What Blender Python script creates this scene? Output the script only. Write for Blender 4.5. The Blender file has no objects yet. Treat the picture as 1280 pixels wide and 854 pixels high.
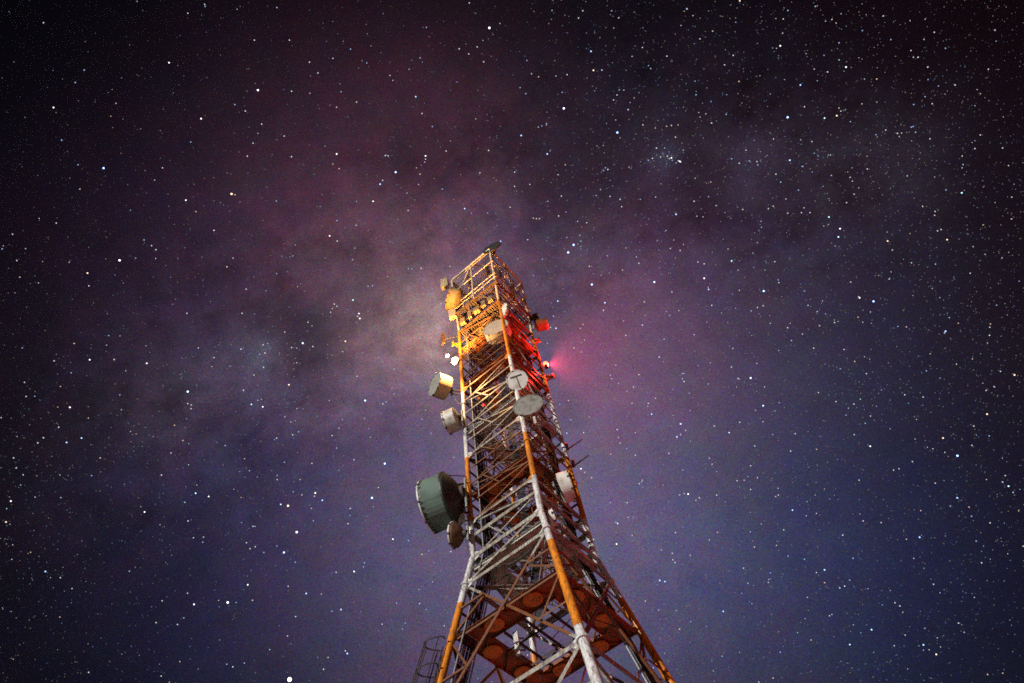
import bpy, math, random
from mathutils import Vector, Matrix
random.seed(11)
V = Vector
sc = bpy.context.scene
COL = sc.collection
R = math.radians

# ------------------------------------------------------------------ camera
H = 1.6                                   # eye height
F0 = 853.0                                # focal length in photo pixels (24 mm on full frame)
pitch, roll, yaw, TH = R(59.974), R(-11.9016), R(2.4466), R(12.876)
cF = V((math.sin(yaw)*math.cos(pitch), math.cos(yaw)*math.cos(pitch), math.sin(pitch)))
_r = V((math.cos(yaw), -math.sin(yaw), 0)); _u = _r.cross(cF)
cR = _r*math.cos(roll) + _u*math.sin(roll)
cU = -_r*math.sin(roll) + _u*math.cos(roll)
EYE = V((0, 0, H))
cam = bpy.data.cameras.new('camera'); cam_o = bpy.data.objects.new('camera', cam); COL.objects.link(cam_o)
cam.sensor_width = 36; cam.lens = 36*F0/1280; cam.clip_start = .1; cam.clip_end = 9000
M = Matrix((cR, cU, -cF)).transposed().to_4x4(); M.translation = EYE
cam_o.matrix_world = M
sc.camera = cam_o

def ray(px, py): return cF + cR*((px-640)/F0) - cU*((py-427)/F0)
def at(px, py, depth): return EYE + ray(px, py)*depth
def project(p):
    d = p-EYE; w = d.dot(cF)
    return 640+F0*d.dot(cR)/w, 427-F0*d.dot(cU)/w
def depth_of(p): return (p-EYE).dot(cF)
def imgdir(deg, ratio, toward):           # a direction described by how it is seen from the camera
    a = R(deg)
    side = cR*math.cos(a) - cU*math.sin(a)
    return (side*math.sqrt(1-ratio*ratio) - cF*ratio*toward).normalized()

# ------------------------------------------------------------------ tower outline
AX = V((0, 20, 0)); ZK = 18.30+H
def rad(z):
    return 2.3256+.25534*max(ZK-z, 0)-.00725*max(z-ZK, 0)
def leg(k, z, f=1.0, rr=None):            # k: -1 left, 0 near, 1 right, 2 far corner
    a = -math.pi/2+TH+k*math.pi/2
    q = (rad(z) if rr is None else rr)*f
    return AX+V((q*math.cos(a), q*math.sin(a), z))
def leg_y(k, py):                          # the height at which a leg crosses a picture row
    lo, hi = 5.0, 48.0
    for _ in range(50):
        m = (lo+hi)/2
        if project(leg(k, m))[1] > py: lo = m
        else: hi = m
    return lo
def face_n(k):                             # outward normal of the face between leg k and leg k+1
    a = -math.pi/2+TH+k*math.pi/2+math.pi/4
    return V((math.cos(a), math.sin(a), 0))

# ------------------------------------------------------------------ mesh building
class MB:
    def __init__(s): s.v = []; s.f = []; s.m = []; s.sm = []
    def add(s, vs, fs, mi=0, smooth=False):
        o = len(s.v); s.v += [tuple(x) for x in vs]
        for f in fs: s.f.append([i+o for i in f]); s.m.append(mi); s.sm.append(smooth)
        return s
    def box(s, c, ax, ay, az, mi=0):
        vs = [c+ax*i+ay*j+az*k for i in (-1, 1) for j in (-1, 1) for k in (-1, 1)]
        return s.add(vs, [(0,1,3,2),(4,6,7,5),(0,4,5,1),(2,3,7,6),(0,2,6,4),(1,5,7,3)], mi)
    def prism(s, pts, d, mi=0):            # closed polygon extruded by d
        n = len(pts)
        vs = list(pts)+[p+d for p in pts]
        return s.add(vs, [tuple(range(n))[::-1], tuple(range(n, 2*n))]+[(i, (i+1) % n, n+(i+1) % n, n+i) for i in range(n)], mi)
    def angle(s, p, q, w, nrm, t=None, mi=0, off=0.0):     # rolled steel angle from p to q, one leg in the face plane
        d = (q-p).normalized(); a = (nrm-d*nrm.dot(d)).normalized(); b = d.cross(a)
        t = t or max(.009, w*.11); o = p+a*off
        sec = [(-w/2, 0), (w/2, 0), (w/2, -t), (-w/2+t, -t), (-w/2+t, -w), (-w/2, -w)]
        return s.prism([o+b*x+a*y for x, y in sec], q-p, mi)
    def tube(s, p, q, r1, r2=None, n=8, mi=0, smooth=True):
        r2 = r1 if r2 is None else r2
        d = (q-p).normalized(); a = d.orthogonal().normalized(); b = d.cross(a)
        ring = [(math.cos(2*math.pi*i/n), math.sin(2*math.pi*i/n)) for i in range(n)]
        vs = [p+(a*x+b*y)*r1 for x, y in ring]+[q+(a*x+b*y)*r2 for x, y in ring]
        s.add(vs, [(i, (i+1) % n, n+(i+1) % n, n+i) for i in range(n)], mi, smooth)
        return s.add(vs, [tuple(range(n))[::-1], tuple(range(n, 2*n))], mi)
    def path(s, pts, r, n=6, mi=0):
        for a, b in zip(pts, pts[1:]): s.tube(a, b, r, r, n, mi)
        return s
    def lathe(s, prof, o, n, seg=40, mi=0, smooth=False):   # prof: (radius, height along n)
        a = n.orthogonal().normalized(); b = n.cross(a); vs = []; fs = []
        for r_, h in prof:
            for i in range(seg):
                t = 2*math.pi*i/seg; vs.append(o+n*h+(a*math.cos(t)+b*math.sin(t))*max(r_, 1e-4))
        for j in range(len(prof)-1):
            for i in range(seg):
                k = (i+1) % seg; fs.append((j*seg+i, j*seg+k, (j+1)*seg+k, (j+1)*seg+i))
        return s.add(vs, fs, mi, smooth)
    def obj(s, name, mats, parent=None):
        me = bpy.data.meshes.new(name); me.from_pydata(s.v, [], s.f)
        for m in (mats if isinstance(mats, (list, tuple)) else [mats]): me.materials.append(m)
        me.polygons.foreach_set('material_index', s.m); me.polygons.foreach_set('use_smooth', s.sm); me.update()
        o = bpy.data.objects.new(name, me); COL.objects.link(o)
        if parent is not None:
            o.parent = parent
            root = parent
            while root.parent: root = root.parent
            if root.type == 'EMPTY': base = root.location
            else: base = V((0, 0, 0))
            # vertices are given in world space; shift them into the thing's space
            if parent is root and root.type == 'EMPTY': me.transform(Matrix.Translation(-base))
            elif root.type == 'EMPTY': me.transform(Matrix.Translation(-base))
        return o
def tag(o, label=None, cat=None, group=None, kind=None):
    if label: o['label'] = label
    if cat: o['category'] = cat
    if group: o['group'] = group
    if kind: o['kind'] = kind
    return o
def thing(name, loc, label, cat, group=None):
    o = bpy.data.objects.new(name, None); COL.objects.link(o); o.location = loc; o.empty_display_size = .2
    return tag(o, label, cat, group)

# ------------------------------------------------------------------ materials
def nt(name):
    m = bpy.data.materials.new(name); m.use_nodes = True
    return m, m.node_tree.nodes, m.node_tree.links, m.node_tree.nodes['Principled BSDF']
def plain(name, c, rough=.6, metal=0.0, dirt=.35, dirt_c=(.05, .04, .03), scale=6.0):
    m, N, L, b = nt(name)
    b.inputs['Roughness'].default_value = rough; b.inputs['Metallic'].default_value = metal
    g = N.new('ShaderNodeNewGeometry')
    no = N.new('ShaderNodeTexNoise'); no.inputs['Scale'].default_value = scale; no.inputs['Detail'].default_value = 6
    L.new(g.outputs['Position'], no.inputs['Vector'])
    rp = N.new('ShaderNodeValToRGB'); rp.color_ramp.elements[0].position = .45; rp.color_ramp.elements[1].position = .72
    rp.color_ramp.elements[0].color = (0, 0, 0, 1); rp.color_ramp.elements[1].color = (dirt, dirt, dirt, 1)
    L.new(no.outputs['Fac'], rp.inputs['Fac'])
    mx = N.new('ShaderNodeMixRGB'); mx.inputs[1].default_value = (*c, 1); mx.inputs[2].default_value = (*dirt_c, 1)
    L.new(rp.outputs['Color'], mx.inputs['Fac']); L.new(mx.outputs['Color'], b.inputs['Base Color'])
    return m
def glow(name, c, s):
    m, N, L, b = nt(name)
    b.inputs['Base Color'].default_value = (*c, 1); b.inputs['Emission Color'].default_value = (*c, 1); b.inputs['Emission Strength'].default_value = s
    return m
ORANGE = (.80, .255, .012); WHITE = (.74, .74, .76)
def paint(name, bands, start_white, lo=.5, hi=.75, amt=.75, ORANGE=ORANGE, WHITE=WHITE):          # aviation paint: colour changes at fixed heights, with rust and weather streaks
    m, N, L, b = nt(name)
    b.inputs['Roughness'].default_value = .45
    g = N.new('ShaderNodeNewGeometry'); sp = N.new('ShaderNodeSeparateXYZ'); L.new(g.outputs['Position'], sp.inputs[0])
    acc = None
    for z in bands:                                       # parity of the number of thresholds below this point
        c = N.new('ShaderNodeMath'); c.operation = 'GREATER_THAN'; L.new(sp.outputs['Z'], c.inputs[0]); c.inputs[1].default_value = z
        if acc is None: acc = c
        else:
            a = N.new('ShaderNodeMath'); a.operation = 'ADD'; L.new(acc.outputs[0], a.inputs[0]); L.new(c.outputs[0], a.inputs[1]); acc = a
    md = N.new('ShaderNodeMath'); md.operation = 'MODULO'; L.new(acc.outputs[0], md.inputs[0]); md.inputs[1].default_value = 2
    mx = N.new('ShaderNodeMixRGB'); A, B = (WHITE, ORANGE) if start_white else (ORANGE, WHITE)
    mx.inputs[1].default_value = (*A, 1); mx.inputs[2].default_value = (*B, 1); L.new(md.outputs[0], mx.inputs['Fac'])
    no = N.new('ShaderNodeTexNoise'); no.inputs['Scale'].default_value = 3.2; no.inputs['Detail'].default_value = 8; no.inputs['Roughness'].default_value = .7
    mp = N.new('ShaderNodeMapping'); mp.inputs['Scale'].default_value = (1.6, 1.6, .6); L.new(g.outputs['Position'], mp.inputs[0]); L.new(mp.outputs[0], no.inputs['Vector'])
    rp = N.new('ShaderNodeValToRGB'); rp.color_ramp.elements[0].position = lo; rp.color_ramp.elements[1].position = hi
    rp.color_ramp.elements[0].color = (0, 0, 0, 1); rp.color_ramp.elements[1].color = (amt, amt, amt, 1); L.new(no.outputs['Fac'], rp.inputs['Fac'])
    ru = N.new('ShaderNodeMixRGB'); ru.inputs[2].default_value = (.085, .035, .018, 1)
    L.new(rp.outputs['Color'], ru.inputs['Fac']); L.new(mx.outputs['Color'], ru.inputs[1])
    mp2 = N.new('ShaderNodeMapping'); mp2.inputs['Scale'].default_value = (7, 7, 1.3); L.new(g.outputs['Position'], mp2.inputs[0])
    n2 = N.new('ShaderNodeTexNoise'); n2.inputs['Scale'].default_value = 2.2; n2.inputs['Detail'].default_value = 9; n2.inputs['Roughness'].default_value = .75; L.new(mp2.outputs[0], n2.inputs['Vector'])
    r2 = N.new('ShaderNodeValToRGB'); r2.color_ramp.elements[0].position = .48; r2.color_ramp.elements[1].position = .60
    r2.color_ramp.elements[0].color = (0, 0, 0, 1); r2.color_ramp.elements[1].color = (.7, .7, .7, 1); L.new(n2.outputs['Fac'], r2.inputs['Fac'])
    ch = N.new('ShaderNodeMixRGB'); ch.inputs[2].default_value = (.11, .055, .03, 1)
    L.new(r2.outputs['Color'], ch.inputs['Fac']); L.new(ru.outputs['Color'], ch.inputs[1]); L.new(ch.outputs['Color'], b.inputs['Base Color'])
    bp = N.new('ShaderNodeBump'); bp.inputs['Strength'].default_value = .25; bp.inputs['Distance'].default_value = .01
    L.new(no.outputs['Fac'], bp.inputs['Height']); L.new(bp.outputs[0], b.inputs['Normal'])
    return m
BANDS = [4.4+H, 8.2+H, 12.1+H, 16.2+H, 20.15+H, 24.1+H, 29.4+H]     # ground: orange, then white ...
# orange below 4.4, white 4.4-8.2?  counted so that 8.2-12.1 is white, 12.1-16.2 orange, 16.2-20.15 white, 20.15-24.1 orange, 24.1-29.4 white, above orange
paint_steel = paint('banded_paint', BANDS[:1]+BANDS[1:], True)
BF = list(BANDS); BF[5] = 22.95+H; BF[3] = 16.3+H
paint_brace = paint('banded_paint_shaded', BANDS, True, .38, .66, .85, (.22, .072, .020), (.43, .43, .385))  # band paint with the braces' shade put into its colour, plus rust
paint_near = paint('banded_paint_near_leg', BF, True)
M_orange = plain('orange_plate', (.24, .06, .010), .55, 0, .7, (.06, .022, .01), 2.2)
M_disc = plain('orange_disc', (.72, .19, .015), .5, 0, .9, (.10, .035, .012), 4)
M_white = plain('white_plate', (.50, .50, .44), .55, 0, .7, (.10, .09, .05), 3)
M_galv = plain('galvanised_steel', (.34, .34, .33), .5, .3, .5, (.10, .07, .05), 9)
M_dark = plain('dark_steel', (.045, .04, .04), .6, .2, .5, (.09, .04, .02), 6)
M_cable = plain('cable_sheath', (.018, .022, .024), .45, 0, .4, (.03, .04, .045), 5)
M_radome = plain('radome_white', (.74, .72, .68), .45, 0, .7, (.30, .26, .20), 2.6)
M_shell = plain('dish_shell', (.66, .63, .57), .5, 0, .8, (.22, .18, .13), 2.8)
M_canvas = plain('shroud_canvas', (.115, .175, .15), .8, 0, .85, (.035, .06, .05), 1.6)
M_grey = plain('dish_grey', (.30, .29, .26), .6, 0, .7, (.17, .16, .14), 5)
M_black = plain('black_plastic', (.02, .02, .02), .5, 0, .3, (.04, .035, .03), 6)
M_rust = plain('rusty_brown', (.13, .06, .03), .75, 0, .8, (.05, .025, .015), 5)
M_gold = plain('weathered_housing', (.62, .50, .30), .5, .1, .6, (.2, .12, .05), 8)
M_deck = plain('deck_underside', (.075, .055, .035), .65, .1, .8, (.03, .02, .012), 3)
M_drum = plain('tarnished_drum', (.34, .24, .11), .5, 0, .7, (.12, .07, .03), 5)
M_crown = plain('worn_galvanised', (.80, .62, .38), .5, 0, .7, (.20, .08, .03), 7)
M_conc = plain('concrete', (.33, .32, .30), .9, 0, .7, (.16, .15, .13), 2)
M_warm = glow('lit_lamp_glass', (1, .72, .36), 12)
M_red = glow('lit_red_glass', (1, .06, .025), 14)
M_red2 = glow('lit_red_indicator', (1, .015, .02), 1.6)
M_amber = glow('lit_amber_indicator', (1, .22, .03), .5)

# ------------------------------------------------------------------ ground
g = MB(); n = 60; S = 420.0
def gh(x, y):
    d = math.hypot(x, y-10)
    return 0.0 if d < 25 else -.6*(1-math.exp(-((d-25)/60)**2))+.25*math.sin(x*.05)*math.sin(y*.043)*min(1, (d-25)/40)
g.add([V((-S+2*S*i/n, -S+2*S*j/n, gh(-S+2*S*i/n, -S+2*S*j/n))) for j in range(n+1) for i in range(n+1)],
      [(j*(n+1)+i, j*(n+1)+i+1, (j+1)*(n+1)+i+1, (j+1)*(n+1)+i) for j in range(n) for i in range(n)], 0, True)
M_ground = plain('bounce_gravel', (.32, .29, .24), .95, 0, .5, (.08, .09, .04), .05)  # unseen ground, made pale to bounce light onto the undersides
tag(g.obj('ground', M_ground), kind='structure')

# ------------------------------------------------------------------ tower
tower = thing('lattice_tower', AX.copy(), 'tall square lattice radio tower painted in weathered orange and white bands', 'tower')
TOPZ = 43.35+H
LV = [18.3, 19.35, 20.15, 21.2, 22.3, 23.3, 24.2, 25.3, 26.4, 27.5, 28.6, 29.6, 30.8, 32.0, 33.2, 34.6, 36.0]
LV = [z+H for z in LV]
LOW = [0.05, 4.6+H, 11.6+H, 17.0+H]
for k in (-1, 0, 1, 2):
    mat = paint_near if k == 0 else paint_steel
    b = MB()
    stops = [0.0, 6.2, 13.2, 18.6, ZK, 24, 30.0, 37.6]
    rr = [.175, .16, .14, .128, .122, .112, .10, .09]
    for i in range(len(stops)-1): b.tube(leg(k, stops[i]), leg(k, stops[i+1]), rr[i], rr[i+1], 14)
    lo = b.obj('leg', mat, tower)
    b = MB()
    for z in (6.2, 13.2, 18.6, 24, 30):
        d = (leg(k, z+.2)-leg(k, z-.2)).normalized()
        i = stops.index(z); r0 = rr[i]
        b.tube(leg(k, z)-d*.045, leg(k, z)+d*.045, r0*1.38, None, 18, 0, False)
        b.obj('flange', mat, lo); b = MB()
    b = MB(); p = leg(k, 0)
    b.box(V((p.x, p.y, .22)), V((.75, 0, 0)), V((0, .75, 0)), V((0, 0, .24)))
    b.box(V((p.x, p.y, .49)), V((.38, 0, 0)), V((0, .38, 0)), V((0, 0, .03)), 1)
    b.obj('footing', [M_conc, M_galv], tower)

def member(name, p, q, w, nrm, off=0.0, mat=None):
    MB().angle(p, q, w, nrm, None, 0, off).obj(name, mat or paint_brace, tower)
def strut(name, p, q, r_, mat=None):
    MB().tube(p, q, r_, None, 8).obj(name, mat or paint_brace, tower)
# lower splayed part: big crossed panels
for k in (-1, 0, 1, 2):
    n_ = face_n(k)
    for i in range(3):
        z0, z1 = LOW[i]+(.5 if i == 0 else 0), LOW[i+1]
        a0, a1, b0, b1 = leg(k, z0), leg(k, z1), leg(k+1, z0), leg(k+1, z1)
        member('diagonal_brace', a0, b1, .13-.012*i, n_, .03); member('diagonal_brace', b0, a1, .12-.016*i, n_, -.05)
        # crossing height and the horizontal through it
        wl, wu = (b0-a0).length, (b1-a1).length
        zc = z0+(z1-z0)*wl/(wl+wu); c = (leg(k, zc)+leg(k+1, zc))/2
        member('horizontal_brace', leg(k, zc), leg(k+1, zc), .17, n_, -.1)
        # redundant members: the mid points of each half diagonal back to the legs
        for A, B_, l0 in () if i == 0 else ((a0, c, k), (b0, c, k+1), (a1, c, k), (b1, c, k+1)):
            m_ = (A+B_)/2; zl = zc+(A.z-zc)*.04; zm = m_.z
            member('secondary_brace', m_, leg(l0, zl), .075, n_, -.02)
            member('secondary_brace', m_, leg(l0, zm), .065, n_, .06)
        if i == 2: ZC = zc
        member('horizontal_brace', leg(k, z1), leg(k+1, z1), .13, n_, .015)
    # short belt between the splayed part and the shaft
    member('diagonal_brace', leg(k, 17.0+H), leg(k+1, ZK), .09, n_, .03)
# shaft
for i, z in enumerate(LV):
    wd = .16 if i < 3 else (.12 if i in (6, 11) else (.13 if i == 16 else .07))
    for k in (-1, 0, 1, 2):
        n_ = face_n(k)
        member('horizontal_brace', leg(k, z), leg(k+1, z), wd, n_, .02)
        if i+1 < len(LV):
            z1 = LV[i+1]; p, q = (leg(k, z), leg(k+1, z1)) if (i+k) % 2 else (leg(k+1, z), leg(k, z1))
            member('diagonal_brace', p, q, .05 if i > 2 else .065, n_, -.05)
            if i in (0, 3, 5, 7, 9, 12, 14):
                c = (leg(k, z)+leg(k+1, z))/2; c1 = (leg(k, z1)+leg(k+1, z1))/2
                member('secondary_brace', c, leg(k, z1)*.5+c1*.5, .045, n_, .05)
                if i == 5: member('secondary_brace', c, leg(k+1, z1)*.5+c1*.5, .045, n_, .062)
# plan bracing inside the shaft
UP = V((0, 0, 1))
for z in (17.0+H, ZK):
    member('plan_brace', leg(-1, z-.06), leg(1, z-.06), .12, UP, 0); member('plan_brace', leg(0, z-.06), leg(2, z-.06), .12, UP, -.03)
for z in LV[1::2]:
    for k in (-1, 0, 1, 2):
        member('plan_brace', (leg(k, z-.08)+leg(k+1, z-.08))/2, (leg(k+1, z-.08)+leg(k+2, z-.08))/2, .07, UP, 0)
for z in LV[2::4]:
    member('plan_brace', leg(-1, z-.16), leg(1, z-.16), .08, UP, 0)

# ring walkways: plates round an open middle, with round cover plates under them
def walkway(z, fin, mat, dmat, discs, fout=.97):
    for k in (-1, 0, 1, 2):
        o0, o1 = leg(k, z, fout), leg(k+1, z, fout); i1, i0 = leg(k+1, z, fin), leg(k, z, fin)
        gap = (o1-o0).normalized()*.012
        b = MB(); b.prism([o0+gap, o1-gap, i1-gap, i0+gap], V((0, 0, .03)))
        w = b.obj('walkway_plate', mat, tower)
        b = MB()
        b.angle(i0, i1, .11, UP, None, 0, -.003); b.angle(o0, o1, .08, UP, None, 0, -.004)
        for t in (.2, .5, .8): b.box((o0*(1-t)+o1*t)*.5+(i0*(1-t)+i1*t)*.5-UP*.045, (o0-i0)*.5*(.96), (o1-o0).normalized()*.025, UP*.04)
        b.obj('edge_beam', mat, w)
        if discs:
            rd = (o0-i0).dot(face_n(k))*.40
            for t in discs:
                c = (o0*(1-t)+o1*t)*.5+(i0*(1-t)+i1*t)*.5-UP*.10
                d = MB(); d.lathe([(0, 0), (rd*.94, 0), (rd, .012), (rd, .05), (0, .05)], c, UP, 32)
                d.obj('round_plate', dmat, w)
walkway(ZC+.02, .60, M_orange, M_disc, (.26, .72))
walkway(17.75+H, .50, M_white, M_white, None)
walkway(21.75+H, .48, M_orange, M_disc, (.24, .76))
walkway(26.0+H, .55, M_white, M_white, None)
walkway(30.2+H, .42, M_orange, M_disc, (.28, .72))
walkway(33.9+H, .50, M_orange, M_disc, None)
# gratings across the middle of the lowest walkway
b = MB(); z = ZC-.1
for t in (-.3, 0.02, .32):
    p = leg(-1, z, .58)*(.5-t)+leg(0, z, .58)*(.5+t); q = leg(2, z, .58)*(.5-t)+leg(1, z, .58)*(.5+t)
    b.angle(p, q, .07, UP)
for t in (-.22, .22):
    p = leg(0, z-.09, .58)*(.5-t)+leg(1, z-.09, .58)*(.5+t); q = leg(-1, z-.09, .58)*(.5-t)+leg(2, z-.09, .58)*(.5+t)
    b.angle(p, q, .07, UP)
b.obj('floor_joists', M_dark, tower)
# upper decks: bar gratings
def slats(b, c, n):
    for i in range(n):
        t0, t1 = i/n, (i+.55)/n
        b.prism([c[0]*(1-t0)+c[1]*t0, c[0]*(1-t1)+c[1]*t1, c[3]*(1-t1)+c[2]*t1, c[3]*(1-t0)+c[2]*t0], UP*.035)
    for t in (0, .33, .66, .985):
        p, q = c[0]*(1-t)+c[3]*t, c[1]*(1-t)+c[2]*t; d = (c[3]-c[0])*.015
        b.prism([p-UP*.004, q-UP*.004, q+d-UP*.004, p+d-UP*.004], -UP*.04)
b = MB(); z = 36.06+H
slats(b, [leg(k, z, 1.02) for k in (-1, 0, 1, 2)], 20); dk = b.obj('deck', M_deck, tower)
b = MB()
for t in (-.36, -.18, 0, .18, .36):
    p = leg(-1, z-.05)*(.5-t)+leg(0, z-.05)*(.5+t); q = leg(2, z-.05)*(.5-t)+leg(1, z-.05)*(.5+t)
    b.angle(p, q, .1, UP, None, 0, .04)
b.obj('deck_joists', M_deck, dk)
zd = 38.0+H; RD = 2.6
b = MB(); slats(b, [leg(k, zd, 1, RD) for k in (-1, 0, 1, 2)], 22); dk = b.obj('deck', M_deck, tower)
b = MB()
for k in (-1, 0, 1, 2):
    b.angle(leg(k, zd-.01, 1, RD), leg(k+1, zd-.01, 1, RD), .16, face_n(k), None, 0, .004)
    for t in (.12, .3, .5, .7, .88):
        p = leg(k, zd-.03, 1, RD)*(1-t)+leg(k+1, zd-.03, 1, RD)*t; b.angle(p-face_n(k)*.02, p-face_n(k)*.9, .09, UP, None, 0, 0)
b.obj('edge_beam', M_rust, dk)
# crown of rails and posts on the deck
RT = 2.45
def rt(z): return RD+(RT-RD)*(z-zd)/(TOPZ-zd)
def crown(k, z): return leg(k, z, 1, rt(z))
for k in (-1, 0, 1, 2):
    strut('crown_post', leg(k, 37.6, 1, 2.2), crown(k, TOPZ), .07, M_crown)
    m0 = (crown(k, zd)+crown(k+1, zd))/2; m1 = (crown(k, TOPZ)+crown(k+1, TOPZ))/2
    strut('crown_post', m0, m1, .05, M_crown)
    for t in (.27, .73):
        strut('crown_post', crown(k, zd)*(1-t)+crown(k+1, zd)*t, crown(k, zd+1.15)*(1-t)+crown(k+1, zd+1.15)*t, .028, M_crown)
    for z, r_ in ((TOPZ, .09), (TOPZ-.35, .03), (zd+1.15, .03), (zd+.6, .022), (zd+3.2, .04)):
        strut('crown_rail', crown(k, z), crown(k+1, z), r_, M_crown)
    for z in (zd+1.9, zd+2.6, TOPZ-.9): strut('crown_rail', crown(k, z)*.93+(AX+UP*z)*.07, crown(k+1, z)*.93+(AX+UP*z)*.07, .024, M_rust)
    for a_, b_ in ((crown(k, zd), m1), (m1, crown(k+1, zd)), (m0, crown(k, TOPZ)), (m0, crown(k+1, TOPZ))): strut('crown_brace', a_*.97+AX*.03+UP*(a_.z*.03), b_*.97+AX*.03+UP*(b_.z*.03), .022, M_rust)
    for t in (.2, .4, .6, .8):
        a_ = crown(k, zd)*(1-t)+crown(k+1, zd)*t; strut('crown_post', a_*.95+(AX+UP*zd)*.05, a_*.95+(AX+UP*zd)*.05+UP*(2.0 if t in (.4, .8) else 3.4), .03, M_rust)
    strut('crown_brace', m1, (crown(k+1, TOPZ)+crown(k+2, TOPZ))/2, .055, M_crown)
    strut('crown_brace', m1, crown(k, zd+3.2)*.5+m0*.0+((crown(k, zd+3.2)+crown(k+1, zd+3.2))/2)*.5, .035, M_crown)
# gussets where the big braces meet the legs
for k in (-1, 0, 1, 2):
    for z in (11.6+H, 17.0+H, ZK, 20.15+H, 24.2+H, 29.6+H):
        for s_, kk in ((1, k), (-1, k-1)):
            n_ = face_n(kk); p = leg(k, z); d = (leg(k+s_, z)-p).normalized()
            b = MB(); b.prism([p+d*.08-UP*.22, p+d*.34-UP*.08, p+d*.34+UP*.08, p+d*.08+UP*.22], n_*.014); b.obj('gusset_plate', paint_steel, tower)
# cable run just inside the left leg
b = MB(); lad = MB()
def cable_pt(z, s_, o=0.0):
    e = (leg(2, z)-leg(-1, z)).normalized(); f = (leg(0, z)-leg(-1, z)).normalized()
    return leg(-1, z)+e*(.42+s_)+f*(.42+o)
zs = [0.1, 6, 12, ZK, 22, 26, 30, 35, 37]
for i in range(11):
    sh = -.30+.06*i; top = len(zs)-(i % 4)
    b.path([cable_pt(z, sh+random.uniform(-.012, .012), random.uniform(-.02, .02)) for z in zs[:top]], .021+.007*(i % 3 == 0))
b.obj('feeder_cables', M_cable, tower)
for s_ in (-.36, .36): lad.path([cable_pt(z, s_, .06) for z in zs], .03)
z = .5
while z < 37: lad.tube(cable_pt(z, -.36, .06), cable_pt(z, .36, .06), .015, None, 6); z += .55
lad.obj('cable_ladder', M_galv, tower)
b = MB()
def cb2(z, s_): return leg(2, z, .18)+V((.25*s_, .1, 0))
for i in range(7): b.path([cb2(z, -.6+.2*i) for z in (ZK-2.2, 24, 30, 37)], .022)
b.obj('feeder_cables', M_cable, tower)
b = MB(); lad = MB()
def cb3(z, s_, o=0.0):
    e = (leg(0, z)-leg(1, z)).normalized(); f = (leg(2, z)-leg(1, z)).normalized()
    return leg(1, z)+e*(.75+s_)+f*(.30+o)
zs3 = [11.0, ZK, 22, 26, 30, 35, 37]
for i in range(9): b.path([cb3(z, -.32+.08*i+random.uniform(-.012, .012), random.uniform(-.02, .02)) for z in zs3[:len(zs3)-(i % 3)]], .024+.008*(i % 4 == 0))
b.obj('feeder_cables', M_cable, tower)
for s_ in (-.4, .4): lad.path([cb3(z, s_, .06) for z in zs3], .03)
z = 11.2
while z < 37: lad.tube(cb3(z, -.4, .06), cb3(z, .4, .06), .016, None, 6); z += .5
lad.obj('cable_ladder', M_galv, tower)
lad = MB()
def cb4(z, s_): return leg(0, z, .45)+(leg(1, z)-leg(0, z)).normalized()*s_
for s_ in (0, .42): lad.path([cb4(z, s_) for z in (ZC+.05, ZK, 26, 36.1+H)], .026)
z = ZC+.3
while z < 36+H: lad.tube(cb4(z, 0), cb4(z, .42), .014, None, 6); z += .32
lad.obj('climbing_ladder', M_rust, tower)
rt_ = random.Random(5)
for i in range(90):
    z = rt_.uniform(17.2, 37); k = rt_.choice((-1, 0, 1, 2)); t = rt_.uniform(.05, .95); u_ = rt_.uniform(.05, .95)
    p = (leg(k, z)*(1-t)+leg(k+1, z)*t); kk = rt_.choice((k, k+1, k+2, k-1)); z2 = z+rt_.uniform(-1.6, 1.6)
    q = (leg(kk, z2)*(1-u_)+leg(kk+1, z2)*u_)
    if (p-q).length < .5: q = q+UP*.8
    ce = AX+UP*z; p = p*.93+ce*.07; q = q*.93+(AX+UP*z2)*.07
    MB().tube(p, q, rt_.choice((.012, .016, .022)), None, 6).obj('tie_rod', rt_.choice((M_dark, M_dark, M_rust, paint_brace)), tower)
# cable loops hanging between walkways
for i in range(26):
    z = random.uniform(19, 36); k = random.choice((-1, 0, 1, 2)); p = leg(k, z, .85); q = leg(k+1, z+random.uniform(-1, 1), .6); pts = []
    for j in range(9):
        t = j/8; pts.append(p*(1-t)+q*t-UP*(.5*math.sin(math.pi*t)))
    MB().path(pts, .018, 5).obj('slack_cable', M_cable, tower)
# climbing ladder with a safety cage beside the left leg
def lp(z, dx=0.0, dy=0.0):
    o = (leg(-1, z)-AX); o.z = 0; o.normalize(); t = UP.cross(o)
    return leg(-1, z)+o*(.20+dx)+t*(dy-.05)
ladder = bpy.data.objects.new('caged_ladder', None)
b = MB(); ztop = leg_y(-1, 812)
for s_ in (-.22, .22): b.tube(lp(.3, 0, s_), lp(ztop, 0, s_), .022, None, 6)
z = .5
while z < ztop: b.tube(lp(z, 0, -.22), lp(z, 0, .22), .012, None, 6); z += .3
L0 = b.obj('caged_ladder', M_dark, tower)
hoop = []
for i in range(13):
    t = -math.pi*.5+math.pi*i/12; hoop.append((.05+.62*math.cos(t), .36*math.sin(t)))
z = 3.0; zz = []
while z < ztop+.75: zz.append(z); z += .95
for z in zz: MB().path([lp(z, x, y) for x, y in hoop]+[lp(z, .0, .22)], .024, 6).obj('cage_hoop', M_dark, L0)
b = MB()
for i in (1, 4, 6, 8, 11): b.tube(lp(zz[0], *hoop[i]), lp(zz[-1], *hoop[i]), .022, None, 6)
b.obj('cage_bar', M_dark, L0)
bpy.data.objects.remove(ladder)
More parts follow.
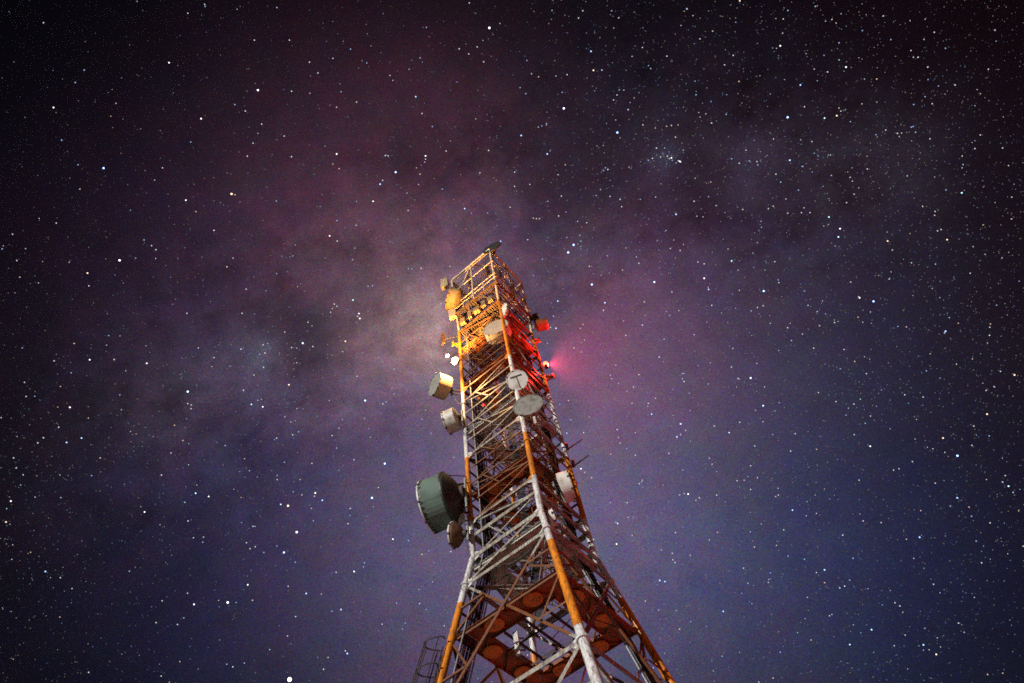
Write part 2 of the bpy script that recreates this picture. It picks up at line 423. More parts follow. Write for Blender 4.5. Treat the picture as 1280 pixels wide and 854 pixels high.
# outrigger arms
for k, py, ln in ((1, 470, .55), (1, 425, .35), (-1, 430, .4)):
    z = leg_y(k, py); p = leg(k, z); o = (p-AX); o.z = 0; o.normalize()
    b = MB(); b.angle(p, p+o*ln, .12, UP); b.angle(p-UP*.5, p+o*ln, .08, UP)
    b.box(p+o*ln, V((.05, 0, 0)), V((0, .05, 0)), V((0, 0, .22))); b.obj('outrigger', paint_steel, tower)

# ------------------------------------------------------------------ antennas
def dref(k, py, off=0.0): return depth_of(leg(k, leg_y(k, py)))+off
def antenna(name, label, px, py, dep, dpx, ratio, ang, toward, lpx, hook, shell=M_shell, face=M_radome, bowl=.22, rim=.03, group='microwave dishes on the tower', arm=.045, dome=.0, back=None):
    c = at(px, py, dep); n_ = imgdir(ang, ratio, toward); rr = dpx*dep/F0/2
    ln = lpx*dep/F0/max(.3, math.sqrt(1-ratio*ratio))
    back_c = c-n_*(ln+rr*bowl)
    o = thing(name, c, label, 'antenna', group); back_pt = c-n_*(ln+rr*bowl)
    b = MB(); prof = [(0, -ln-rr*bowl)]
    for i in range(1, 7):
        t = i/6; prof.append((rr*t, -ln-rr*bowl*(1-t*t)))
    prof += [(rr, -.02), (rr*.97, -.0), (rr*.97, -.03)]
    b.lathe(prof, c, n_, 40); sh = b.obj('shell', [shell, back or shell], o)
    for i_, p_ in enumerate(sh.data.polygons):
        if i_ < 240: p_.material_index = 1
    b = MB(); b.lathe([(rr*.965, -.012), (rr*.7, -.006+dome*rr*.5), (rr*.35, dome*rr*.87), (0, dome*rr)], c, n_, 40); fa = b.obj('radome', face, o)
    b = MB(); b.lathe([(rr*.97, -.05), (rr+rim, -.05), (rr+rim, .004), (rr*.97, .004)], c, n_, 40); b.obj('rim', face if rim < .05 else shell, o)
    for q in range(8):
        e_ = imgdir(0, 0, 1); a_ = n_.orthogonal().normalized(); b_ = n_.cross(a_); t_ = q*math.pi/4+.2; e_ = a_*math.cos(t_)+b_*math.sin(t_)
        MB().box(c+e_*(rr+rim*.5+.012)-n_*.03, e_*.022, n_.cross(e_)*.035, n_*.05).obj('rim_clamp', M_dark, o)
    b = MB(); b.lathe([(0, -ln-rr*bowl-.12), (rr*.28, -ln-rr*bowl-.12), (rr*.30, -ln-rr*bowl*.8), (0, -ln-rr*bowl*.8)], c, n_, 16); b.obj('hub', M_dark, o)
    pv = UP*rr*.75; pb = back_c-n_*.16
    MB().tube(pb-pv, pb+pv, .055, None, 10).obj('mount_pipe', M_galv, o)
    b = MB(); b.tube(pb, hook, arm, None, 8); b.tube(pb-pv*.6, hook-UP*.35, arm*.8, None, 8); b.obj('mount_arm', M_dark, o)
    pts = []; e_ = hook-UP*(.8+rr)
    for j in range(9):
        t = j/8; pts.append(back_pt*(1-t)+e_*t-UP*.28*math.sin(math.pi*t))
    MB().path(pts, .018, 5).obj('feed_cable', M_cable, o)
    return o, c, n_, rr, ln, sh, fa
def hk(k, py, f=1.0): return leg(k, leg_y(k, py), f)
# big shrouded dish
o, c, n_, rr, ln, sh, fa = antenna('shrouded_dish', 'largest dish with a deep greenish shroud and pale laced rim beside left leg', 535, 634, dref(-1, 635), 67, .10, 158, -1, 33, hk(-1, 622), M_canvas, M_radome, .40, .02, arm=.07, back=M_black)
a = n_.orthogonal().normalized(); bb = n_.cross(a)
b = MB()
vv = []; ff = []; NZ = 120                    # scalloped hem of the radome sheet laced over the shroud
for i in range(NZ):
    t = 2*math.pi*i/NZ; e = a*math.cos(t)+bb*math.sin(t); dp = rr*(.05 if i % 4 < 2 else .17)
    vv += [c+e*(rr+.012)+n_*.0-n_*.01, c+e*(rr+.012)-n_*dp]
for i in range(NZ): j = (i+1) % NZ; ff.append((2*i, 2*j, 2*j+1, 2*i+1))
b.add(vv, ff)
b.obj('lacing', M_black, sh)
b = MB(); b.lathe([(rr*1.0, -ln*.97), (rr+.05, -ln*.97), (rr+.05, -ln*.90), (rr, -ln*.90)], c, n_, 40); b.obj('back_ring', M_black, sh)
b = MB(); p = at(556, 594, dref(-1, 635)+.1); b.tube(p, hk(-1, 595.5), .022, None, 6); b.obj('stay_rod', M_dark, o)
for sgn in (-1, 1):
    b = MB(); b.tube(c-n_*(ln*.95)+UP*rr*.7*sgn, hk(-1, 622)+UP*.9*sgn, .05, None, 8); b.obj('mount_arm', M_dark, o)
antenna('dish', 'small dark bowl dish tucked under the big shrouded dish', 566, 669, dref(-1, 669, -.1), 32, .28, 168, -1, 5, hk(-1, 672), M_rust, M_radome, .62, .02)
antenna('drum_antenna', 'pale drum antenna on the left leg halfway between warm lamp and big dish', 558, 529, dref(-1, 529), 30, .10, 156, -1, 15, hk(-1, 528), M_shell, M_shell, .18)
antenna('drum_antenna', 'cream drum antenna with grey face just below the bright warm lamp', 543, 480, dref(-1, 480, -.2), 31, .40, 203, 1, 16, hk(-1, 489), M_gold, M_grey, .2)
antenna('drum_antenna', 'cream drum antenna on the near corner below the top deck', 619, 409, dref(0, 400, -.35), 33, .47, 246, 1, 13, hk(0, 404), M_shell, plain('radome_tan', (.52, .40, .29), .5), .15)
o, c, n_, rr, ln, sh, fa = antenna('dish', 'round white dish with a black bar and stem on its face', 646.3, 475, dref(0, 475, -.7), 26, .90, 252, 1, 2.5, hk(0, 470), M_shell, M_radome, .25)
ex = (cR*.94+cU*.34); ex = (ex-n_*ex.dot(n_)).normalized(); ey = n_.cross(ex)
if ey.dot(cU) < 0: ey = -ey
b = MB()
b.box(c+ey*rr*.40+n_*.012, ex*rr*.56, ey*rr*.035, n_*.006)
for i in range(6): b.box(c+ey*rr*(.40)+ex*rr*(-.5+.2*i)+n_*.013, ex*rr*.055, ey*rr*.075, n_*.007)
b.box(c-ey*rr*.30+ex*rr*.04+n_*.012, ex*rr*.035, ey*rr*.60, n_*.006)
b.obj('marking', M_black, fa)
o, c, n_, rr, ln, sh, fa = antenna('dish', 'flat grey oval dish under the white marked dish', 660, 506, dref(0, 520, -.75), 37.5, .53, 252, 1, 2.5, hk(0, 520), M_grey, plain('streaked_radome', (.25, .24, .22), .6, 0, .95, (.11, .10, .09), 5), .22)
antenna('drum_antenna', 'bright white drum antenna hung inside the right leg', 713, 607, dref(1, 607, -2.0), 39, .10, -17, -1, 13, hk(1, 590), M_radome, M_shell, .12)
antenna('drum_antenna', 'small white dish edge beside the near leg white band', 693, 648, dref(0, 640, .35), 24, .12, -16, -1, 7, hk(0, 655), M_radome, M_radome, .12)
antenna('dish', 'dark dish in silhouette on the very top of the tower', 614.5, 309, depth_of(crown(0, TOPZ))+.05, 24, .40, 237, 1, 2, crown(0, TOPZ-.4), M_black, M_black, .2)  # its unlit look is put into the colour: black shell and face
antenna('drum_antenna', 'golden lit drum antenna hung off the left end of top deck', 562, 374, dref(-1, 384, -.1), 30, .15, 193, -1, 11, hk(-1, 384), M_drum, M_drum, .25)
antenna('dish', 'small white dish half lit red right under the top deck', 629, 389, dref(0, 389, -.3), 20, .35, 196, 1, 3, hk(0, 389), M_shell, M_radome, .2)
antenna('drum_antenna', 'red lit antenna sticking out from the right corner above red beacon', 683, 405, dref(1, 405, -.2), 15, .2, -12, -1, 12, hk(1, 402), M_orange, M_orange, .2)
# whips on the right leg
for (x0, y0, x1, y1, lb) in ((709, 562, 728, 549, 'upper thin dark whip antenna on the right leg'), (717, 583, 736, 569, 'lower thin dark whip antenna on the right leg')):
    d0 = dref(1, y0); p, q = at(x0, y0, d0), at(x1, y1, d0+.2)
    o = thing('whip_antenna', p, lb, 'antenna', 'whip antennas on the right leg')
    MB().tube(p, q, .035, .03, 8).obj('whip', M_black, o)
    b = MB(); e = (at(x0-1.5, y0-8, d0)-p); b.tube(p-e*.15, p+e, .085, None, 10); b.tube(p, hk(1, y0+2), .04, None, 6); b.obj('mount', M_black, o)
# small boxes of radio equipment
def unit(name, label, px, py, dep, wpx, hpx, mat, hook, cat='radio unit', group=None, rot=20, thick=.6):
    c = at(px, py, dep); k_ = dep/F0
    a = R(rot); ax = cR*math.cos(a)+cU*math.sin(a); ax.z = 0; ax.normalize()
    ay = UP; az = ax.cross(ay)
    w, h = wpx*k_/2, hpx*k_/2/max(.45, abs(ay.dot(cU)))
    o = thing(name, c, label, cat, group)
    b = MB(); b.box(c, ax*w, ay*h, az*w*thick)
    for i in range(5): b.box(c+ax*w*(-.8+.4*i)+az*w*(thick+.06), ax*w*.05, ay*h*.9, az*w*.06)
    b.obj('housing', mat, o)
    b = MB(); b.tube(c-az*w*thick, hook, .03, None, 6); b.box(c-az*w*(thick+.1), ax*w*.4, ay*h*.7, az*w*.1); b.obj('bracket', M_dark, o)
    b = MB(); b.tube(c-ay*h, c-ay*(h+.05)-ay*.03, .025, None, 6); b.tube(c-ay*(h+.06), hook-UP*.4, .012, None, 5); b.obj('cable_tail', M_cable, o)
    return o
unit('radio_unit', 'small pale box at the far left end of the crown rail', 556, 355, depth_of(crown(-1, TOPZ))+.1, 9, 11, M_gold, crown(-1, TOPZ-.3))
unit('radio_unit', 'small dark gold box under the golden drum antenna', 566, 393, dref(-1, 395), 9, 10, M_gold, hk(-1, 398))
unit('panel_antenna', 'slim brown panel antenna on a bracket above the warm lamp', 554, 424, dref(-1, 424), 5, 12, M_rust, hk(-1, 420), 'antenna', None, 60)
unit('junction_box', 'small white box between big dish and left leg', 577, 648, dref(-1, 650, -.1), 8, 6, M_radome, hk(-1, 652), 'box')
unit('radio_unit', 'small white box below the grey oval dish', 667, 527, dref(0, 520, .4), 7, 7, M_radome, hk(0, 524))
unit('radio_unit', 'dark box on top of the red lit antenna', 670, 398, dref(1, 398), 8, 9, M_rust, hk(1, 400))
# dark panel antennas strapped to the crown posts
for x, y, w_, h_, dz, lb in ((609, 338, 6, 17, 1.0, 'dark panel antenna left of the near crown corner post'), (622, 341, 6, 15, .9, 'dark panel antenna right of the near crown corner post'), (641, 363, 6, 14, 1.6, 'dark panel antenna halfway along the right crown rail'), (587, 352, 5, 13, 1.3, 'dark panel antenna halfway along the left crown rail')):
    p = at(x, y, depth_of(crown(0, TOPZ-1.3))+dz-1.0)
    unit('panel_antenna', lb, x, y, depth_of(p), w_, h_, M_rust, p-face_n(-1 if x < 615 else 0)*.4, 'antenna', 'panel antennas on the crown', -30 if x < 615 else 40, .45)
for i, t in enumerate((.15, .32, .49, .66, .82)):
    z = 36.7+H+.12*(i % 2); p = leg(-1, z, 1.05)*(1-t)+leg(0, z, 1.05)*t; x, y = project(p)
    unit('radio_unit', 'gold lit radio box in the row on the left face under top deck', x, y, depth_of(p), (7, 5, 8, 5, 6)[i], (6, 8, 5, 7, 6)[i], M_drum, p-face_n(-1)*.25, 'radio unit', 'radio boxes under the top deck', 30)
for i, (x, y, lb) in enumerate(((645, 797, 'upper pale box on the mast inside the lowest walkway opening'), (647, 812, 'lower pale box on the mast inside the lowest walkway opening'))):
    p = at(x, y, 21.6+.1*i); unit('equipment_box', lb, x, y, 21.6+.1*i, 6, 7, M_radome, p+V((.25, .1, 0)), 'box', 'boxes inside the walkway opening')
# ------------------------------------------------------------------ lamps
def lamp_light(name, kind, loc, energy, color, parent, radius=.06, aim=None, cone=170, blend=.6):
    l = bpy.data.lights.new(name, kind); l.energy = energy; l.color = color; l.shadow_soft_size = radius
    o = bpy.data.objects.new(name, l); COL.objects.link(o); o.parent = parent
    o.location = loc-parent.location
    if kind == 'SPOT':
        l.spot_size = R(cone); l.spot_blend = blend
        o.rotation_euler = aim.to_track_quat('-Z', 'Y').to_euler()
    return o
WARM_P, WARM_S, RED_P, RED_S = 1100, 300000, 1400, 1000000
dl = dref(-1, 451, -2.2); c = at(569.5, 451.5, dl); hook = hk(-1, 449)
fl = thing('floodlight', c, 'blazing warm white floodlight on the upper left leg', 'lamp')
b = MB(); out = imgdir(205, .55, 1)
b.lathe([(0, -.24), (.09, -.22), (.18, -.1), (.22, .0), (.20, 0)], c, out, 24); b.obj('housing', M_galv, fl)
b = MB(); b.lathe([(.21, -.01), (.20, .07), (.15, .14), (.08, .18), (0, .19)], c, out, 24, 0, True); b.obj('lens', M_warm, fl)
b = MB(); b.tube(c-out*.2, hook, .03, None, 6); b.obj('bracket', M_dark, fl)
lamp_light('floodlight_lamp', 'POINT', c+out*.30, WARM_P, (1, .55, .18), fl)
lamp_light('floodlight_halo_spot', 'SPOT', c+out*.30, WARM_S, (1, .66, .45), fl, .06, imgdir(188, .25, -1), 96, .9)  # spot added beside the lamp only to raise a halo in the haze
c2 = at(559, 444, dl); f2 = thing('floodlight', c2, 'smaller lit lamp head left of the blazing floodlight', 'lamp')
out2 = (AX+V((0, 0, TOPZ))-c2).normalized()
b = MB(); b.lathe([(0, -.14), (.07, -.12), (.10, 0), (0, 0)], c2, out2, 16); b.obj('housing', M_radome, f2)
b = MB(); b.lathe([(.10, -.005), (.08, .03), (0, .05)], c2, out2, 16); b.obj('lens', M_warm, f2)
lamp_light('floodlight_lamp', 'SPOT', c2+out2*.12, 12000, (1, .47, .11), f2, .06, out2, 52, .5)
b = MB(); b.tube(c2-out2*.1, hk(-1, 441), .02, None, 6); b.obj('bracket', M_dark, f2)
dr = dref(1, 457, -.1); c = at(682.5, 457, dr); hook = hk(1, 455)
rl = thing('obstruction_light', c, 'glowing red obstruction beacon on the upper right leg', 'lamp')
b = MB(); b.lathe([(0, -.2), (.12, -.2), (.12, -.1), (.09, -.1), (.09, 0), (0, 0)], c, UP, 16); b.tube(c-UP*.16, hook, .03, None, 6); b.obj('base', M_dark, rl)
b = MB(); b.lathe([(.10, 0), (.14, .05), (.14, .20), (.10, .28), (0, .31)], c, UP, 16, 0, True); b.obj('red_lens', M_red, rl)
rout = imgdir(-5, .1, -1)
lamp_light('beacon_lamp', 'POINT', c+rout*.22+UP*.1, RED_P, (1, .03, .015), rl)
lamp_light('beacon_halo_spot', 'SPOT', c+rout*.22+UP*.1, RED_S, (1, .05, .12), rl, .06, rout, 166, .75)  # added outward spot, there only for the red halo
for (x, y, m_, r_, lb) in ((604.5, 507, M_red2, .09, 'small red indicator lamp on the left face of the white band'), (598.5, 499, M_amber, .08, 'small amber indicator lamp above the red indicator')):
    z = leg_y(-1, y+10); p = at(x, y, dref(-1, y, -.5)); o = thing('indicator_lamp', p, lb, 'lamp', 'indicator lamps')
    MB().lathe([(0, -r_), (r_*.7, -r_*.7), (r_, 0), (r_*.7, r_*.7), (0, r_)], p, UP, 14, 0, True).obj('lens', m_, o)
    b = MB(); b.tube(p-UP*r_*.9, p-UP*(r_+.12), r_*.8, None, 10); b.tube(p-UP*(r_+.08), p-UP*(r_+.08)-face_n(-1)*.5, .03, None, 6); b.obj('base', M_dark, o)

# ------------------------------------------------------------------ stars: thousands of far points
RS = 3000.0
STARCLS = {}
def star_mat(name, c, s):
    m = bpy.data.materials.new(name); m.use_nodes = True; N = m.node_tree.nodes; N.clear()
    e = N.new('ShaderNodeEmission'); e.inputs[0].default_value = (*c, 1); e.inputs[1].default_value = s
    o = N.new('ShaderNodeOutputMaterial'); m.node_tree.links.new(e.outputs[0], o.inputs[0])
    try: m.cycles.emission_sampling = 'NONE'
    except Exception: pass
    return m
TINTS = [(.96, .97, 1.0), (.42, .60, 1.0), (1, .72, .50), (.50, .90, 1.0)]
LEVELS = [.17, .45, 1.1, 2.2, 3.6]
smats = [star_mat('starlight', t, s) for s in LEVELS for t in TINTS]
sb = MB()
PHI = (1+5**.5)/2
OCT = [V((1,0,0)), V((-1,0,0)), V((0,1,0)), V((0,-1,0)), V((0,0,1)), V((0,0,-1))]
OF = [(0,2,4),(2,1,4),(1,3,4),(3,0,4),(2,0,5),(1,2,5),(3,1,5),(0,3,5)]
def star(px, py, r_px, lev, tint):
    d = ray(px, py).normalized()
    rr = r_px*RS*ray(px, py).length**-1/F0
    if lev < 2: sb.add([EYE+d*RS+v*rr for v in OCT], OF, lev*4+tint)
    else: sb.add([EYE+d*RS+v*rr for v in BALL], BF2, lev*4+tint)
BALL = [V((math.cos(t)*math.cos(p), math.cos(t)*math.sin(p), math.sin(t))) for t in [R(a) for a in (-85, -55, -28, 0, 28, 55, 85)] for p in [2*math.pi*i/12 for i in range(12)]]
BF2 = [(j*12+i, j*12+(i+1) % 12, (j+1)*12+(i+1) % 12, (j+1)*12+i) for j in range(6) for i in range(12)]
TILES = {
(0, 0): '949,332,3 197,396,2 740,437,2 381,619,3b 622,231,2 852,714,3 865,717,1 684,737,2 598,618,1 569,663,1 702,523,1 1046,501,1 1073,577,1 910,575,1 1239,567,2 1248,621,1 931,527,1 963,457,1 864,385,1 903,409,1 310,258,1 277,304,1 227,516,1 249,460,0 249,557,0 415,470,0 691,49,1 755,24,1 160,84,1 936,148,1 1065,148,1 1019,28,1 1225,215,1 1170,269,1 1139,229,1 1255,338,1 1073,336,1 761,286,0 721,779,1 294,696,1 207,821,1 145,811,0 787,848,1 752,657,0 1240,812,1 1138,534,0 601,402,0 350,375,0 139,646,0 51,228,0 8,287,0',
(430, 0): '535,103,3 809,399,3 1006,488,3b 190,634,3 133,678,2 107,741,2 444,768,2 300,574,2 909,189,2b 918,259,2 652,499,2b 748,567,2b 1098,175,1 1188,207,1 169,278,1 514,228,1 264,356,2 162,574,1 152,573,1 532,554,1 1222,789,2b 1205,581,2 1235,594,2 1180,545,1 1150,545,1 1205,462,1 1187,465,1 971,624,1 955,628,1 962,618,1 684,679,1 628,686,1 628,634,1 500,636,1 814,607,1 800,722,1 750,741,1 790,795,1 860,815,1 893,820,1 1016,734,1 1022,761,1 979,723,1 928,720,1 780,280,1 821,275,1 716,283,1 949,258,1 1060,208,1 280,213,1 325,466,1 287,418,1 236,775,1 232,711,1 362,696,1 303,101,1 24,181,1 84,232,1 197,261,0 46,376,1 461,11,1 1261,33,1 985,40,1 863,67,1 1011,66,1 879,40,1 324,265,0 459,199,1 424,180,1 490,173,1 728,464,1 745,455,1 1100,460,1 1046,404,1 1013,331,1 992,368,1 803,340,1 669,345,1 648,323,1 297,597,1 300,586,1 280,641,1 142,664,1 122,645,0 376,556,1 331,658,0 697,803,1 708,805,1 719,805,1 728,800,0 1120,590,1 1135,583,1 1165,578,1 1190,575,1 1208,590,1 1222,600,1 1150,570,0 1220,505,1 1128,596,0 1140,592,0 1176,570,0 1198,584,1 1230,592,1',
(850, 0): '396,432,3b 369,169,2 443,313,2b 611,247,2 170,421,1b 95,419,1b 116,453,1 59,349,1b 164,239,1 196,204,1 217,300,1 532,435,2c 577,426,2 585,398,1 548,799,2c 404,590,2b 2,596,2b 452,613,1 585,158,1 559,72,1 748,59,1 671,113,1 776,146,1 936,119,1 977,178,1 912,247,1 876,211,1 1012,313,1 1105,497,1 1085,547,1 1187,545,1 920,511,1 867,487,1 851,468,1 858,466,1 800,491,1 757,479,1 1038,618,1 1037,710,2c 979,699,1 613,746,1 689,622,1 641,715,1 589,842,2 447,783,1 456,765,1 343,759,1 325,768,1 231,771,1 133,757,1c 62,796,1 255,592,1 243,553,1 218,601,1 190,585,1 353,641,1 286,607,1 120,115,1 26,33,1 220,3,2 295,86,0 380,70,1 397,39,1 724,291,1 543,265,1 458,393,1 627,448,1 893,760,1 948,850,1 961,845,1 1220,806,1 902,356,1 928,382,1 860,385,1 626,653,1 557,646,1 105,724,1 52,741,1 436,700,1',
(0, 280): '440,134,3 322,181,2 327,228,1 8,92,1 46,38,1 94,91,1 73,196,1 530,59,1 558,80,1 574,95,1 788,24,1 1213,44,2 1241,63,1 835,158,1 906,240,1 891,329,1 1018,183,1 688,329,1 1114,439,3b 1092,457,1 1073,455,1 1151,451,1 968,445,1 955,480,1 975,475,1 985,440,1 788,492,1 330,500,2 257,675,2 300,788,2 245,804,2 216,748,1 441,629,1 447,684,1 691,617,3c 704,666,1 703,680,1 691,661,1 925,664,2b 949,649,1 967,673,2 1063,592,2 896,612,1 1099,765,1b 1077,776,1 1070,729,1 1018,788,1 400,411,1 273,440,1 199,504,1 262,548,1 540,513,2 420,499,1 90,583,1 96,635,1 160,787,1 139,806,1 663,554,0 642,741,1 673,797,1 1217,325,1 1240,303,1 1230,295,1 1247,752,1 1260,720,1 1222,779,1 1239,825,1 1148,375,1 1048,398,1 887,461,1 970,528,1 962,452,0 978,462,0 990,450,0 950,490,0 945,470,0',
(0, 564): '1045,373,3b 1092,298,3 1060,201,3 1033,196,2c 838,557,3 869,557,1 929,549,1 912,492,2 1127,524,2b 1255,583,2b 1222,589,1 714,564,2 690,523,1 476,442,1 720,155,2c 768,167,2 532,224,2 1148,45,1 918,72,1 1020,89,1 1020,105,1 1079,150,1 1160,154,2 1157,166,1 1186,181,2b 1146,211,1 167,443,2 222,466,1 22,261,2o 40,184,2 50,25,1 60,62,1 85,87,1 369,25,1 337,90,1 594,88,1 712,319,1 746,335,1 939,352,1 971,373,1 920,359,1 907,337,1 1087,409,1 1088,609,1 1058,680,1 899,780,1 857,794,1 1191,803,1 653,638,1 574,631,1 618,645,0 326,814,1 593,828,1 449,810,0 692,257,1 939,277,1 931,277,1 1153,256,1 1180,353,0 1237,446,1 301,331,0 108,622,0 170,606,0',
(850, 280): '308,247,3b 712,285,3b 661,272,2 105,241,2b 190,136,2c 260,567,3b 306,669,2c 977,395,2b 764,63,2o 983,58,2o 590,17,1 583,48,2c 89,200,2 89,147,1 1130,700,2 1231,556,2 181,768,2 3,736,2b 968,788,2o 700,818,2 396,382,1 505,323,1c 569,363,1 514,375,1 458,247,1 262,320,1 117,300,1 306,301,1 364,216,1 361,206,1 349,139,1 492,457,1 604,462,1 643,506,1 686,551,1 590,533,1 827,629,1 611,704,1 701,707,1 640,663,1 574,654,1 424,772,1 407,836,1 126,744,1 104,589,1 907,541,1 991,345,1 1140,380,1 1139,410,1 852,143,1c 940,148,1c 1081,744,1 1138,780,1 1074,815,1 770,203,1 833,379,1 15,580,1 8,551,1 220,730,1 275,817,1',
(850, 564): '1021,17,3b 1020,172,2b 1209,129,2c 1187,114,1 1197,90,1 1226,152,1c 882,317,2 886,219,1o 943,748,2o 896,713,2b 705,657,2c 625,712,2 482,695,1o 159,590,2 155,755,1 369,740,1 414,217,2b 299,268,1 382,290,1 259,297,1 138,299,1 274,353,1 355,347,1 398,386,1 332,448,1 327,472,1 250,486,1 532,437,2b 532,484,1 502,447,1 606,497,1 588,504,1 458,398,1 637,394,1 599,309,1 740,263,1 674,257,1 362,162,1 352,167,1 361,137,1 135,162,1 71,172,1 30,158,2 236,107,1 285,98,1 210,109,1 118,48,1 108,26,1 260,54,1 659,107,1 786,70,1 806,65,1 1110,411,1 1090,331,1 1064,206,1 1073,240,1 1141,264,1 1025,633,1 1046,667,1 791,558,1 809,570,1 469,538,1 559,601,1 550,606,1 901,652,1b 1188,817,1 1132,822,1 290,850,1 343,835,1 933,490,1 1263,350,1 939,118,1 995,203,1',
(430, 280): '845,77,3b 825,105,3b 912,223,3b 1142,214,3b 960,290,2b 787,284,2b 903,156,1 576,64,2 676,58,1 820,50,1 868,42,1 1185,24,1 1237,98,1 1085,145,1 1025,170,1 730,130,1 955,318,1 1105,287,1 1098,372,1 1178,424,1 1037,410,1 870,384,1 880,370,1 33,280,2c 55,330,2 58,348,2 50,340,1 105,227,1 284,163,1 237,165,1 250,165,1 280,420,1 5,432,2 185,534,1 348,383,1 78,650,3b 155,655,1b 143,662,1 185,625,1 75,716,1 300,685,1 320,770,1 287,719,1 780,384,2 980,557,1b 985,570,1c 1000,520,1 1245,570,1c 1250,550,1 1085,555,1 826,650,1 835,720,1 820,770,1 882,768,1 1132,700,2b 1238,736,2b 1225,784,2b 1005,757,1 1010,786,1 1040,826,1 1060,660,1 1120,660,1 1065,600,1 1160,490,1 760,381,1',
(430, 564): '150,46,3b 103,172,3b 308,267,2b 180,324,2 37,443,2 75,411,1 37,32,1 127,134,1 15,267,1 22,237,1 23,211,1 237,329,1 193,559,1 278,561,1 140,637,1 12,745,2b 5,735,1 287,380,1 312,367,1 393,370,1 303,583,1 305,270,1 872,65,2 911,98,1 1000,262,1b 1007,266,2b 980,190,1 1042,190,1 1003,342,2 918,325,1 1162,476,2b 1181,480,2b 1222,587,1 1109,552,1 1158,585,1 1072,15,1 1095,113,1 1087,120,1 1098,107,1 1247,70,1 1210,400,1 1218,410,1 1208,376,1 1235,655,1 1220,300,1',
}
for (ox, oy), s in TILES.items():
    for e in s.split():
        x, y, c = e.split(','); tint = {'b': 1, 'o': 2, 'c': 3}.get(c[-1], 0); l = int(c[0])
        if tint == 0 and random.random() < .45: tint = random.choice((1, 1, 1, 2))
        star(ox+float(x)/2.944, oy+float(y)/2.944, (.50, .62, .80, 1.05)[l]*random.uniform(.92, 1.08), (1, 2, 3, 4)[l], tint)
# fainter stars all over the sky, thickest along the band and on the right
def dens(x, y):
    b_ = math.exp(-((y-(470-.0*x)-(-.42)*(x-400))/150)**2) if x < 720 else math.exp(-((y-330)/260)**2)
    up = max(.22, min(1, (y+ .55*x-60)/300))          # few stars show in the dark upper left
    return (.27+.45*b_+.40*max(0, min(1, (x-560)/300)))*up
cnt = 0
while cnt < 19000:
    x, y = random.uniform(-260, 1540), random.uniform(-260, 1110)
    if random.random() > dens(x, y): continue
    t = random.random(); lev = 0 if t < .62 else (1 if t < .94 else 2)
    star(x, y, random.uniform(.36, .60), lev, random.choices((0, 1, 2, 3), (5, 4, 1.6, 1))[0]); cnt += 1
# tight clusters
for cx, cy, sx, sy, k in ((830, 196, 16, 6, 40), (330, 434, 24, 14, 90), (300, 462, 40, 18, 70), (448, 392, 5, 9, 14), (760, 210, 10, 6, 16), (1090, 195, 60, 25, 60), (945, 200, 30, 14, 40), (415, 385, 18, 10, 20)):
    for _ in range(k): star(random.gauss(cx, sx), random.gauss(cy, sy), random.uniform(.4, .62), random.choice((0, 0, 0, 1, 1)), random.choice((0, 1, 1)))
so = sb.obj('stars', smats)
tag(so, kind='stuff', label='countless white and bluish stars scattered over the night sky', cat='stars')
d = ray(362, 849.5).normalized(); b = MB(); rr = 2.3*RS/F0/ray(362, 849.5).length
b.lathe([(0, -rr)]+[(rr*math.cos(t), rr*math.sin(t)) for t in [R(a) for a in range(-75, 76, 15)]]+[(0, rr)], V((0, 0, 0)), UP, 16, 0, True)
p = b.obj('bright_planet', star_mat('planet_light', (1, .93, .85), 6)); p.location = EYE+d*RS
tag(p, 'brightest white point of light low in the lower left sky', 'planet')

# ------------------------------------------------------------------ world
w = bpy.data.worlds.new('World'); sc.world = w; w.use_nodes = True
N = w.node_tree.nodes; L = w.node_tree.links; N.clear()
SUN_DIR = (_r*-.57-V((cF.x, cF.y, 0)).normalized()*.79+UP*.24).normalized()     # where the moonlight comes from
el = math.asin(SUN_DIR.z); az = math.atan2(SUN_DIR.x, SUN_DIR.y)
sky = N.new('ShaderNodeTexSky'); sky.sky_type = 'NISHITA'; sky.sun_disc = False; sky.sun_elevation = el; sky.sun_rotation = az
sm = N.new('ShaderNodeVectorMath'); sm.operation = 'SCALE'; sm.inputs['Scale'].default_value = .0006; L.new(sky.outputs[0], sm.inputs[0])
tc = N.new('ShaderNodeTexCoord')
nrm = N.new('ShaderNodeVectorMath'); nrm.operation = 'NORMALIZE'; L.new(tc.outputs['Generated'], nrm.inputs[0])
DIR = nrm.outputs[0]
def mth(op, a, b_=None, c=None):
    m = N.new('ShaderNodeMath'); m.operation = op
    for i, v in enumerate((a, b_, c)):
        if v is None: continue
        if isinstance(v, (int, float)): m.inputs[i].default_value = v
        else: L.new(v, m.inputs[i])
    return m.outputs[0]
def vadd(a, b_):
    m = N.new('ShaderNodeVectorMath'); m.operation = 'ADD'; L.new(a, m.inputs[0]); L.new(b_, m.inputs[1]); return m.outputs[0]
def vscale(vec, f):
    m = N.new('ShaderNodeVectorMath'); m.operation = 'SCALE'
    if isinstance(vec, tuple): m.inputs[0].default_value = vec
    else: L.new(vec, m.inputs[0])
    if isinstance(f, (int, float)): m.inputs['Scale'].default_value = f
    else: L.new(f, m.inputs['Scale'])
    return m.outputs[0]
def noise(scale, detail, off=(0, 0, 0), rough=.55, color=False, dist=0.0):
    mp = N.new('ShaderNodeMapping'); mp.inputs['Location'].default_value = off; L.new(DIR, mp.inputs[0])
    t = N.new('ShaderNodeTexNoise'); t.inputs['Scale'].default_value = scale; t.inputs['Detail'].default_value = detail
    t.inputs['Roughness'].default_value = rough; t.inputs['Distortion'].default_value = dist; L.new(mp.outputs[0], t.inputs['Vector'])
    return t.outputs['Color' if color else 'Fac']
